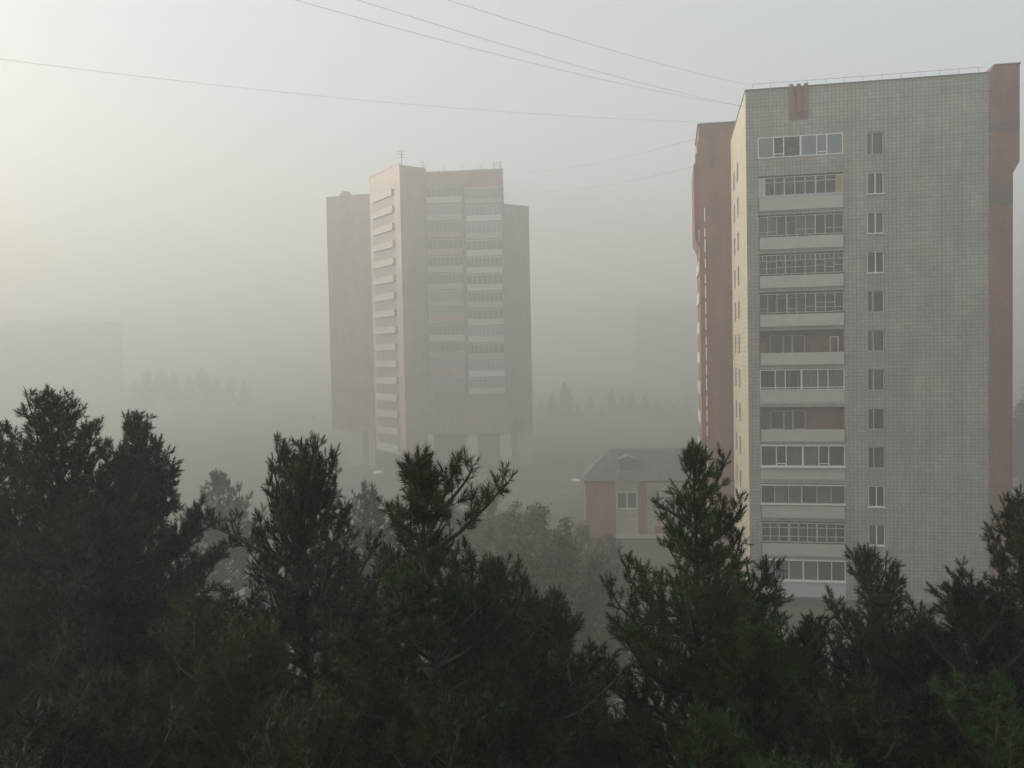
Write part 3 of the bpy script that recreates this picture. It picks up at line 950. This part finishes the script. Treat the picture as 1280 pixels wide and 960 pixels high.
def tree(name, H, prof, seed, temps, mat, bark, crown_len, whorl=0.235, per=(3, 5), up=(48, 2), twig=0.09,
         shoot=0.09, trunk_r=0.30, lean=(0, 0), extra=(), upcurve=0.75, tsc=1.0, sec_len=0.5, wild=0.25):
    """A tree at the origin: prof rows are (metres below the top, reach to -X, reach to +X)."""
    r = random.Random(seed)
    wood = MB()
    pos, dirs, scl = [], [], []

    def axis(z):
        t = z / H
        return Vector((lean[0] * t * t + 0.10 * math.sin(z * .7 + seed), lean[1] * t * t + 0.10 * math.cos(z * .55 + seed * 2), z))
    nseg = 14
    wood.tube([axis(H * i / nseg) - Vector((0, 0, 0.05 if i == 0 else 0)) for i in range(nseg + 1)],
              [trunk_r * (1 - i / nseg) ** 0.85 * (1.25 if i == 0 else 1) + 0.012 for i in range(nseg + 1)], 8)

    def put(p, d, s=1.0):
        pos.append((p.x, p.y, p.z)); dirs.append((d.x, d.y, d.z)); scl.append(tsc * s * r.uniform(.75, 1.2))

    def rnd_dir():
        return Vector((r.gauss(0, 1), r.gauss(0, 1), r.gauss(0, 1))).normalized()

    def limb(pts, r0, bare=0.25):
        """Clothe a polyline with side twigs and needle tufts."""
        n = len(pts)
        wood.tube(pts, [r0 * (1 - .8 * i / (n - 1)) + 0.004 for i in range(n)], 5, cap=False)
        seg = [(pts[i + 1] - pts[i]).length for i in range(n - 1)]
        Lt = sum(seg)
        s = Lt * bare * r.uniform(.7, 1.2)
        sd = r.choice((-1, 1))
        while s < Lt:
            q, i = s, 0
            while i < n - 2 and q > seg[i]:
                q -= seg[i]; i += 1
            p = pts[i].lerp(pts[i + 1], min(1, q / max(seg[i], 1e-6)))
            d = (pts[i + 1] - pts[i]).normalized()
            side = d.cross(Vector((0, 0, 1)))
            side = side.normalized() if side.length > .05 else rnd_dir()
            t = s / Lt
            tl = max(0.14, sec_len * min(Lt, 2.2) * (1.05 - t) * r.uniform(.5, 1.15))
            ph = r.uniform(-.5, 1.0) * 1.6
            td = (d * r.uniform(.3, .8) + side * sd * math.cos(ph) + side.cross(d) * math.sin(ph) + rnd_dir() * .25).normalized()
            mid = p + td * tl * .5
            td2 = (td + Vector((0, 0, upcurve * .8)) + rnd_dir() * .15).normalized()
            end = mid + td2 * tl * .5
            wood.tube([p, mid, end], [0.009 + tl * .006, 0.007 + tl * .003, 0.003], 3, cap=False)
            k = max(1, int(tl / shoot))
            for j in range(k):
                f = (j + .6) / k
                pp = p.lerp(mid, f * 2) if f < .5 else mid.lerp(end, f * 2 - 1)
                put(pp, (td2 * .8 + Vector((0, 0, .5 * upcurve)) + rnd_dir() * .75))
            put(end, td2 + Vector((0, 0, .35)) + rnd_dir() * .25, 1.1)
            for _ in range(2): put(end - td2 * r.uniform(.0, .06), td2 + rnd_dir() * .9)
            sd = -sd
            s += twig * r.uniform(.6, 1.4)
        e = pts[-1]; d = (pts[-1] - pts[-2]).normalized()
        put(e, d, 1.25)
        for _ in range(3): put(e - d * r.uniform(.02, .2), d + rnd_dir() * .8)

    def limb_path(z, az, L, el):
        st = axis(z)
        h = Vector((math.cos(az), math.sin(az), 0))
        pts = [st]
        nn = 5 if L > .6 else 4
        e = R(el)
        for i in range(nn):
            e2 = e + upcurve * (i / nn) ** 1.5 + r.uniform(-.12, .12)
            az2 = az + r.uniform(-.15, .15)
            h = Vector((math.cos(az2), math.sin(az2), 0))
            pts.append(pts[-1] + (h * math.cos(e2) + Vector((0, 0, math.sin(e2)))) * L / nn)
        return pts
    d = 0.12
    az0 = r.uniform(0, 6.28)
    while d < crown_len:
        cnt = r.randint(*per)
        z = H - d
        rl_, rr2 = interp(prof, d)
        for q in range(cnt):
            az = az0 + 6.283 * q / cnt + r.uniform(-.45, .45)
            wgt = (1 + math.cos(az)) / 2
            reach = rl_ * (1 - wgt) + rr2 * wgt
            reach *= r.uniform(1 - wild * 1.5, 1 + wild * .5)
            if r.random() < .1: reach *= r.uniform(.35, .7)
            t = min(1, d / (crown_len * .8))
            el = up[0] + (up[1] - up[0]) * t ** .7 + r.uniform(-8, 8)
            L = reach / max(.45, math.cos(R(el) + upcurve * .4))
            L = max(L * (1.08 + .22 * t), .15)
            zz = z - math.sin(R(max(el, 0))) * L * .55
            if zz < 1.5: continue
            pts = limb_path(zz, az, L, el)
            over = max(0.0, pts[-1].z + 0.12 * tsc - z)
            pts = limb_path(max(1.2, zz - over), az, L, el)
            limb(pts, 0.012 + 0.014 * L, bare=0.12 + .28 * t)
        az0 += 1.1
        d += whorl * r.uniform(.7, 1.3)
    top = axis(H)
    limb([axis(H - .65), axis(H - .4), axis(H - .16)], .014, bare=.2)
    for ex in extra:
        pts = [Vector(p) + Vector((axis(H - 0.6).x, axis(H - .6).y, H)) for p in ex]
        limb(pts, 0.03, bare=.3)
    tm = wood.mesh(name + '_trunk', smooth=True); tm.materials.append(bark)
    cm = scatter_mesh(name + '_crown', temps, pos, dirs, scl, mat, seed)
    return tm, cm


def plant(name, meshes, loc, rz, sc, label, cat, group=None):
    o = empty(name, loc, rz)
    o.scale = (sc, sc, sc)
    link('trunk', meshes[0], None, o)
    link('crown', meshes[1], None, o)
    return tag(o, label, cat, group)


NEAR = [tuft_template(32, 0.13, 0.095, 0.010, s) for s in (1, 2, 3)]
FINE = [tuft_template(27, 0.115, 0.074, 0.0095, s, (78, 16)) for s in (21, 22, 23)]
MID = [tuft_template(21, 0.12, 0.085, 0.015, s) for s in (4, 5, 6)]
FAR = [tuft_template(16, 0.26, 0.15, 0.03, s) for s in (7, 8)]
LEAF = [leaf_template(15, 0.34, 0.15, s) for s in (9, 10, 11)]


def stand(px, py, D):
    """Foot, height and size factor of a tree whose top is seen at (px, py); the near ones are shrunk and brought closer so less fog veils them."""
    k = 0.44 if D < 22 else (0.7 if D < 30 else 1.0)
    p = at(px, py, D * k)
    g = gz(p.y)
    return (p.x, p.y, g), p.z - g, k


GP = 'dark pines in front of the window'
# the pines whose outlines stand against the fog, each grown to its own profile
pines = [
    ('broad dense pine with a ragged clumped top beside the block in fog', 62, 484, 17, 5,
     [(0, .3, .3), (.3, .55, .5), (.6, .9, .72), (1.2, 1.2, 1.15), (1.5, 1.45, 1.4), (2.2, 1.9, 1.6), (3.5, 2.6, 2.1), (6, 3.0, 3.0), (12, 2.8, 2.8)], MID, 'needles_dull', {}),
    ('slim conical pine standing next to the broad ragged-topped pine', 172, 513, 21, 8,
     [(0, .15, .2), (.45, .42, .45), (.9, .6, 1.0), (1.2, .8, .85), (1.7, 1.0, .95), (2.5, 1.1, 1.45), (4, 1.7, 1.8), (7, 2.2, 2.2), (12, 2.2, 2.2)], MID, 'needles_dull', {}),
    ('small greyed pine fading into the fog behind the slim conical pine', 272, 588, 41, 13,
     [(0, .2, .2), (.5, .6, .6), (1.4, 1.3, 1.3), (2.4, 1.5, 2.1), (4, 2.3, 2.5), (9, 2.6, 2.6)], MID, 'needles_dull', dict(tsc=1.5, twig=.24, shoot=.2)),
    ('many-tipped upright pine with one long low bough reaching out', 378, 546, 14.5, 21,
     [(0, .18, .18), (.15, .48, .5), (.55, .62, .66), (1.0, .75, .6), (1.35, .6, .85), (1.8, 1.2, 1.4), (2.3, 1.6, 1.8), (4, 2.3, 2.4), (8, 2.6, 2.6), (12, 2.4, 2.4)], FINE, 'needles', dict(shoot=.08, 
         up=(58, 4), extra=[[(-.1, -.3, -2.1), (-.6, -.35, -1.9), (-1.05, -.35, -1.62), (-1.5, -.3, -1.42)],
                             [(-.1, .2, -1.0), (-.4, .2, -.55), (-.47, .2, -.12)], [(.1, -.1, -.9), (.3, -.15, -.4), (.33, -.1, -.08)], [(.2, 0, -1.0), (.5, 0, -.6), (.62, 0, -.28)]])),
    ('open airy pine with a bent leader and needle pompons', 519, 562, 11, 31,
     [(0, .1, .1), (.6, .16, .2), (.8, .42, .3), (1.2, .7, .7), (1.6, .95, 1.35), (2.1, 1.35, 1.6), (3, 1.9, 1.9), (5, 2.3, 2.3), (12, 2.3, 2.3)], NEAR, 'needles', dict(
         up=(44, 0), lean=(.1, 0), twig=.11,
         extra=[[(.1, 0, -1.1), (.05, 0, -.75), (-.05, 0, -.45), (-.14, 0, -.2)], [(.1, 0, -1.0), (.25, .05, -.7), (.38, .05, -.42), (.47, .05, -.2)],
                [(.1, 0, -1.05), (.32, -.05, -.72), (.55, -.05, -.45), (.68, 0, -.24)], [(.1, 0, -1.35), (.5, -.1, -1.05), (.85, -.1, -.72), (1.12, -.1, -.42)],
                [(0, 0, -1.2), (-.25, -.1, -.95), (-.42, -.1, -.74)], [(.05, .1, -.8), (-.05, .1, -.5), (-.2, .1, -.3)]])),
    ('small greyed pine half hidden between two tall pines', 455, 604, 33, 37,
     [(0, .2, .2), (.5, .5, .5), (1.4, 1.2, 1.2), (4, 2.2, 2.2), (9, 2.4, 2.4)], MID, 'needles_dull', dict(tsc=1.4, twig=.24, shoot=.19)),
    ('tall layered pine standing before the edge of the tiled tower', 865, 552, 12.5, 43,
     [(0, .08, .08), (.3, .14, .16), (.5, .26, .34), (.9, .5, .55), (1.15, .55, .68), (1.4, .5, .8), (1.6, .75, 1.1), (1.8, 1.0, 1.4), (2.2, 1.2, 1.6), (3, 1.2, 1.7), (4, 1.5, 2.0), (8, 2.2, 2.2), (12, 2.2, 2.2)], FINE, 'needles', dict(shoot=.08, 
         up=(46, 0), extra=[[(.05, 0, -.95), (.3, 0, -.62), (.45, 0, -.3)], [(-.05, 0, -1.25), (-.35, 0, -1.05), (-.55, 0, -.92)]])),
    ('rounded young pine top in front of the bottom loggias', 1084, 678, 16, 51,
     [(0, .3, .3), (.15, .42, .4), (.5, .58, .55), (1.1, .72, .68), (1.6, 1.1, 1.1), (3, 1.6, 1.6), (10, 2, 2)], FINE, 'needles', dict(shoot=.08, up=(48, 0))),
    ('heavy dark pine rising beside the brick pier of the tiled tower', 1275, 612, 14, 57,
     [(0, .25, .3), (.3, .35, .5), (.7, .65, .8), (1.1, .95, 1.2), (1.7, 1.35, 1.6), (3, 2.0, 2.2), (10, 2.5, 2.5)], FINE, 'needles', dict(shoot=.08, up=(46, 0))),
]
built = {}
for i, (lab, px, py, D, seed, prof, tp, mt, kw) in enumerate(pines):
    foot, H, k = stand(px, py, D)
    H /= k
    ms = tree('pine', H, prof, seed, tp, M[mt], M['bark'], 7.0 if D < 30 else 7.0, **kw)
    built[i] = (ms, H)
    plant('pine_tree', ms, foot, 0, k, lab, 'pine', GP)

# neighbours that fill the stand; they share crowns grown above, turned round
fill = [
    (-45, 512, 19, 0, 'pine half out of view beyond the broad ragged-topped pine'),
    (118, 640, 15, 1, 'dark pine top below the broad ragged-topped pine'),
    (20, 720, 12, 8, 'low black pine under the broad ragged-topped pine'),
    (235, 735, 13, 7, 'green-tipped pine under the small greyed pine'),
    (320, 770, 11.5, 8, 'green-tipped low pine under the long low bough'),
    (440, 745, 12.5, 7, 'low pine between the many-tipped pine and the airy pine'),
    (610, 690, 15, 7, 'dark pine behind the right boughs of the airy pine'),
    (690, 735, 17, 8, 'dark pine beside the glimpse of driveway'),
    (640, 825, 10.5, 8, 'low black pine below the dark pine by the driveway'),
    (545, 850, 9, 7, 'low pine straight under the airy pine'),
    (390, 870, 9, 8, 'black pine low under the many-tipped pine'),
    (150, 840, 10, 7, 'black pine low under the slim conical pine'),
    (935, 770, 11, 8, 'low pine straight under the tall layered pine'),
    (1010, 770, 12.5, 7, 'pine hiding the foot of the tiled tower'),
    (1135, 770, 13, 8, 'pine hiding the right of the tiled tower foot'),
    (1210, 720, 12, 7, 'bushy pine in front of the heavy dark pine'),
    (1090, 850, 9, 8, 'low green-tipped pine under the rounded young pine'),
    (1240, 840, 9, 7, 'low green-tipped pine under the heavy dark pine'),
    (880, 880, 9.5, 8, 'low black pine in front of the tall layered pine'),
    (1165, 860, 10, 0, 'low black pine between the rounded and the heavy dark pine'),
    (60, 880, 9, 1, 'low black pine at the foot of the broad ragged-topped pine'),
    (985, 935, 8, 7, 'pine tip just above the window ledge line below the tiled tower'),
]
for i, (px, py, D, src, lab) in enumerate(fill):
    foot, H, k = stand(px, py, D)
    ms, H0 = built[src]
    plant('pine_tree', ms, foot, 1.3 + i * 2.1, H / H0, lab, 'pine', GP)

# broadleaf trees behind, turning yellow
bl = tree('leaf', 11.5, [(0, .6, .6), (.8, 1.5, 1.5), (2.5, 2.4, 2.4), (5, 2.9, 2.9), (8, 2.4, 2.4)], 71, LEAF, M['leaves'], M['birch'], 8.5,
          whorl=.5, per=(3, 4), up=(62, 30), twig=.32, shoot=.24, trunk_r=.16, upcurve=.25, sec_len=.5, wild=.35)
bl2 = tree('leaf', 10.5, [(0, .5, .5), (1, 1.7, 1.5), (2.5, 2.6, 2.2), (5, 2.8, 3.0), (8, 2.3, 2.3)], 77, LEAF, M['leaves_yellow'], M['birch'], 8,
           whorl=.5, per=(3, 4), up=(62, 30), twig=.32, shoot=.24, trunk_r=.15, upcurve=.25, sec_len=.5, wild=.35)
for i, (px, py, D, ms, H0, lab) in enumerate((
        (672, 632, 42, bl, 11.5, 'dim green broadleaf tree between the airy pine and the low building'),
        (612, 604, 55, bl2, 10.5, 'yellowish broadleaf tree in fog behind the airy pine'),
        (728, 655, 52, bl2, 10.5, 'faint yellowish bushy tree before the brick corner of the low building'),
        (762, 668, 60, bl, 11.5, 'faint green bushy tree before the tile wall of the low building'),
        (640, 640, 46, bl, 11.5, 'olive broadleaf tree just behind the right bough of the airy pine'),
        (745, 690, 47, bl, 11.5, 'dim broadleaf crown just above the parked cars'),
        (705, 668, 38, bl, 11.5, 'dim low broadleaf crown above the dark driveway pine'),
        (560, 625, 58, bl, 11.5, 'faint broadleaf tree in fog seen through the airy pine boughs'))):
    foot, H, k = stand(px, py, D)
    plant('broadleaf_tree', ms, foot, i * 1.7, H / H0, lab, 'tree', 'broadleaf trees behind the pines')

# spruces lost in the fog
sp = tree('spruce', 14, [(0, .1, .1), (1, .45, .45), (4, 1.3, 1.3), (9, 2.3, 2.3), (13, 2.6, 2.6)], 83, FAR, M['needles_dull'], M['bark'], 12.5,
          whorl=.5, per=(5, 6), up=(20, -22), twig=.34, shoot=.28, upcurve=.25, trunk_r=.2, tsc=1.5, sec_len=.35, wild=.15)
low_sp = 'ghostly spruce in fog behind the low hipped-roof building'
spr = [(706, 478, 290, 'tallest ghostly spruce in fog next to the brick high-rise'), (764, 488, 300, 'taller of two ghostly spruces above the hipped roof'), (790, 490, 296, 'ghostly spruce in fog above the hipped roof dormer')]
spr += [(x, 492 + (x * 7) % 15, 270 + (x * 13) % 40, low_sp) for x in (676, 690, 722, 738, 752, 778, 806, 822, 842, 858)]
spr += [(1278, 505, 122, 'shorter misty spruce just beyond the brick pier of the tiled tower'), (1292, 480, 128, 'taller misty spruce just beyond the brick pier of the tiled tower')]
spr += [(x, 515 + (x * 7) % 13, 265 + (x * 11) % 40, 'ghostly spruce in fog beyond the many-tipped pine') for x in (341, 366, 392)]
for i, (px, py, D, lab) in enumerate(spr):
    foot, H, k = stand(px, py, D)
    grp = 'spruces fading into the fog' if 500 < px < 1200 else ('spruces beyond the brick pier' if px > 1200 else 'spruces beyond the pines')
    o = plant('spruce_tree', sp, foot, i * 1.3, H / 14, lab, 'spruce', grp)
    o.scale.x *= 1.35; o.scale.y *= 1.35
bel = [(x, 457 + (x * 11) % 17 + abs(x - 232) // 9, 345 + (x * 17) % 60) for x in (168, 184, 201, 217, 236, 252, 270, 288, 304)]
for i, (px, py, D) in enumerate(bel):
    foot, H, k = stand(px, py, D)
    o = plant('broadleaf_tree', bl, foot, i * 1.9, H / 11.5, 'big faint tree in the foggy clump beyond the small greyed pine', 'tree', 'clump of big trees lost in the fog')
    o.scale.x *= 0.85; o.scale.y *= 0.85
# shrubs on the verge by the path
sh = tree('shrub', 2.2, [(0, .4, .4), (.7, .9, .9), (1.6, 1.0, 1.0)], 91, [leaf_template(10, .16, .09, 5)], M['leaves'], M['birch'], 1.9,
          whorl=.22, per=(4, 6), up=(65, 40), twig=.16, shoot=.14, trunk_r=.04, upcurve=.2, sec_len=.6, wild=.3)
for i, (px, py, D, lab) in enumerate(((812, 868, 43, 'low green shrub at the far side of the brown footpath'), (800, 905, 40, 'low green shrub at the near side of the brown footpath'), (842, 850, 47, 'low green shrub by the kerb of the driveway'))):
    p = at(px, py, D)
    plant('shrub', sh, (p.x, p.y, 0), i * 2.0, 0.9 + .15 * i, lab, 'shrub', 'shrubs beside the path')


# ------------------------------------------------------------------ parked cars
def car(loc, rz, paint, label):
    c = empty('parked_car', loc, rz)
    st = [(-2.1, .42, .62, .70), (-2.05, .30, .86, .80), (-1.4, .24, .93, .86), (-.6, .22, .95, .88), (.7, .22, .94, .88), (1.0, .22, .90, .87), (1.8, .26, .76, .80), (2.08, .36, .62, .68)]
    m = MB()
    ring = []
    for (x, zb, zt, hw) in st:
        zc = (zb + zt) / 2
        pts = [(x, -hw * .9, zb), (x, -hw, zc), (x, -hw * .97, zt - .08), (x, -hw * .82, zt), (x, hw * .82, zt), (x, hw * .97, zt - .08), (x, hw, zc), (x, hw * .9, zb)]
        ring.append(len(m.v)); m.v += pts
    for a, d in zip(ring[:-1], ring[1:]):
        for k in range(8): m.f.append((a + k, a + (k + 1) % 8, d + (k + 1) % 8, d + k))
    m.f.append(tuple(ring[0] + k for k in reversed(range(8)))); m.f.append(tuple(ring[-1] + k for k in range(8)))
    m.build('body', M[paint], c, smooth=False)
    cab = [(-1.75, .9, .72), (-1.15, 1.42, .60), (.1, 1.46, .60), (.95, .9, .72)]
    m = MB()
    for (x, z, hw) in cab: m.v += [(x, -hw, z), (x, hw, z)]
    m.f += [(0, 2, 3, 1), (2, 4, 5, 3), (4, 6, 7, 5), (0, 6, 4, 2), (1, 3, 5, 7), (0, 1, 7, 6)]
    m.build('cabin', M[paint], c)
    for nm, idx in (('rear_window', (0, 1)), ('windscreen', (3, 2))):
        a, d = cab[idx[0]], cab[idx[1]]
        m = MB(); o = .012 * (-1 if idx[0] == 0 else 1)
        f = lambda t: (a[0] + (d[0] - a[0]) * t + o, a[2] + (d[2] - a[2]) * t - .05, a[1] + (d[1] - a[1]) * t + .012)
        p, q = f(.12), f(.92)
        m.face((p[0], -p[1], p[2]), (p[0], p[1], p[2]), (q[0], q[1], q[2]), (q[0], -q[1], q[2])); m.build(nm, M['car_glass'], c)
    for sd in (-1, 1):
        m = MB()
        for (xa, xc) in ((-1.3, -.5), (-.44, .35)):
            y = lambda z: sd * (.72 - .12 * (z - .9) / .54 + .012)
            xa2 = xa if xa > -1 else xa + .22
            m.face((xa, y(.97), .97), (xc, y(.97), .97), (xc - (.2 if xc > 0 else 0), y(1.36), 1.36), (xa2, y(1.36), 1.36))
        m.build('side_window', M['car_glass'], c)
        for x in (-1.3, 1.28):
            wv = MB(); wv.tube([(x, sd * .66, .31), (x, sd * .88, .31)], [.31, .31], 16); wo = wv.build('wheel', M['tyre'], c)
            wv = MB(); wv.tube([(x, sd * .86, .31), (x, sd * .892, .31)], [.19, .17], 12); wv.build('rim', M['metal'], wo)
        m = MB(); m.box(1.93, 2.06, sd * .58 - .14, sd * .58 + .14, .58, .70); m.build('headlight', M['lens'], c)
        m = MB(); m.box(-2.09, -2.0, sd * .6 - .1, sd * .6 + .1, .62, .82); m.build('tail_light', M['curtain_red'], c)
    return tag(c, label, 'car')


p = at(771, 797, 57); car((p.x - .4, p.y + .5, 0.004), R(155), 'car_dark', 'dark parked car on the driveway half hidden by pine boughs')
p = at(756, 768, 61.5); car((p.x - .3, p.y + 1.2, 0.004), R(152), 'car_white', 'pale parked car behind the dark car on the driveway')


# ------------------------------------------------------------------ street lamps
def lamp(foot, ztop, arm, label):
    o = empty('street_lamp', (foot[0], foot[1], 0))
    m = MB(); m.tube([(0, 0, 0), (0, 0, 1.2), (0, 0, ztop - .5)], [.11, .10, .06], 8); m.build('pole', M['metal'], o)
    m = MB(); m.tube([(0, 0, ztop - .52), (arm * .25, 0, ztop - .25), (arm * .8, 0, ztop - .02)], [.05, .045, .04], 6); m.build('arm', M['metal'], o)
    m = MB(); s_ = 1 if arm > 0 else -1
    x0, x1 = arm * .8, arm * .8 + s_ * .75
    m.v += [(x0, -.08, ztop - .06), (x0, .08, ztop - .06), (x0, .08, ztop + .06), (x0, -.08, ztop + .06),
            ((x0 + x1) / 2, -.17, ztop - .05), ((x0 + x1) / 2, .17, ztop - .05), ((x0 + x1) / 2, .12, ztop + .17), ((x0 + x1) / 2, -.12, ztop + .17),
            (x1, -.1, ztop + .02), (x1, .1, ztop + .02), (x1, .08, ztop + .12), (x1, -.08, ztop + .12)]
    for a in (0, 4):
        for k in range(4): m.f.append((a + k, a + (k + 1) % 4, a + 4 + (k + 1) % 4, a + 4 + k))
    m.f += [(3, 2, 1, 0), (8, 9, 10, 11)]
    m.build('lamp_head', M['white'], o)
    return tag(o, label, 'street lamp', 'street lamps along the driveway')


p = at(452, 596, 70); lamp((p.x, p.y), p.z + .3, 1.2, 'street lamp with pale head on a raked arm before the foggy high-rise')
p = at(731, 602, 72); lamp((p.x, p.y), p.z + .1, -0.5, 'street lamp with pale head beside the roof of the low building')


# ------------------------------------------------------------------ overhead cables
def cable(p0, p1, sag, label, rad=0.007, n=26):
    m = MB()
    pts = []
    for i in range(n + 1):
        t = i / n
        q = Vector(p0).lerp(Vector(p1), t); q.z -= sag * 4 * t * (1 - t)
        pts.append(q)
    m.tube(pts, [rad] * (n + 1), 4)
    return tag(m.build('cable', M['cable']), label, 'cable', 'overhead cables')


RV = tower.matrix_basis
TM = Matrix.Translation(tower.location) @ Matrix.Rotation(ROT, 4, 'Z')
r1 = TM @ Vector((0.0, 4.0, ROOF + 0.05)); r2 = TM @ Vector((0.15, 0.45, ROOF + 0.6))
cable(r1, at(300, -20, 34), 0.45, 'longest sagging cable of the pair meeting at the tiled tower roof edge')
cable(r1, at(360, -28, 33), 0.35, 'upper cable of the pair meeting at the tiled tower roof edge')
cable(r2, at(470, -30, 36), 0.3, 'cable tied to the end post of the tower roof railing')
cable(TM @ Vector((0.0, 9.0, ROOF + 0.05)), at(-60, 66, 46), 0.7, 'lone cable stretching flat across the pale sky to the tiled tower')
cable(TM @ Vector((-2.8, 17.0, 38.6)), roof_spot(625, 141, 49.0), 1.2, 'upper faint cable from the brick wing to the foggy high-rise', 0.012)
cable(TM @ Vector((-3.2, 18.0, 36.2)), roof_spot(634, 141, 46.0), 1.2, 'lower faint cable from the brick wing to the foggy high-rise', 0.012)

# ------------------------------------------------------------------ fog
m = MB(); m.box(-950, 950, -750, 1150, LOW - 1.1, HAZE_TOP)
hz = m.build('haze', None)
hm = bpy.data.materials.new('fog'); hm.use_nodes = True
hn = hm.node_tree.nodes; hn.clear()
ho = hn.new('ShaderNodeOutputMaterial')
hv = hn.new('ShaderNodeVolumePrincipled')
hv.inputs['Color'].default_value = (0.65, 0.66, 0.65, 1)
hv.inputs['Density'].default_value = HAZE_DENSITY
hv.inputs['Anisotropy'].default_value = 0.32
hv.inputs['Density Attribute'].default_value = ''
hm.node_tree.links.new(hv.outputs[0], ho.inputs['Volume'])
hz.data.materials.append(hm)
tag(hz, 'pale morning fog filling the air', kind='stuff')
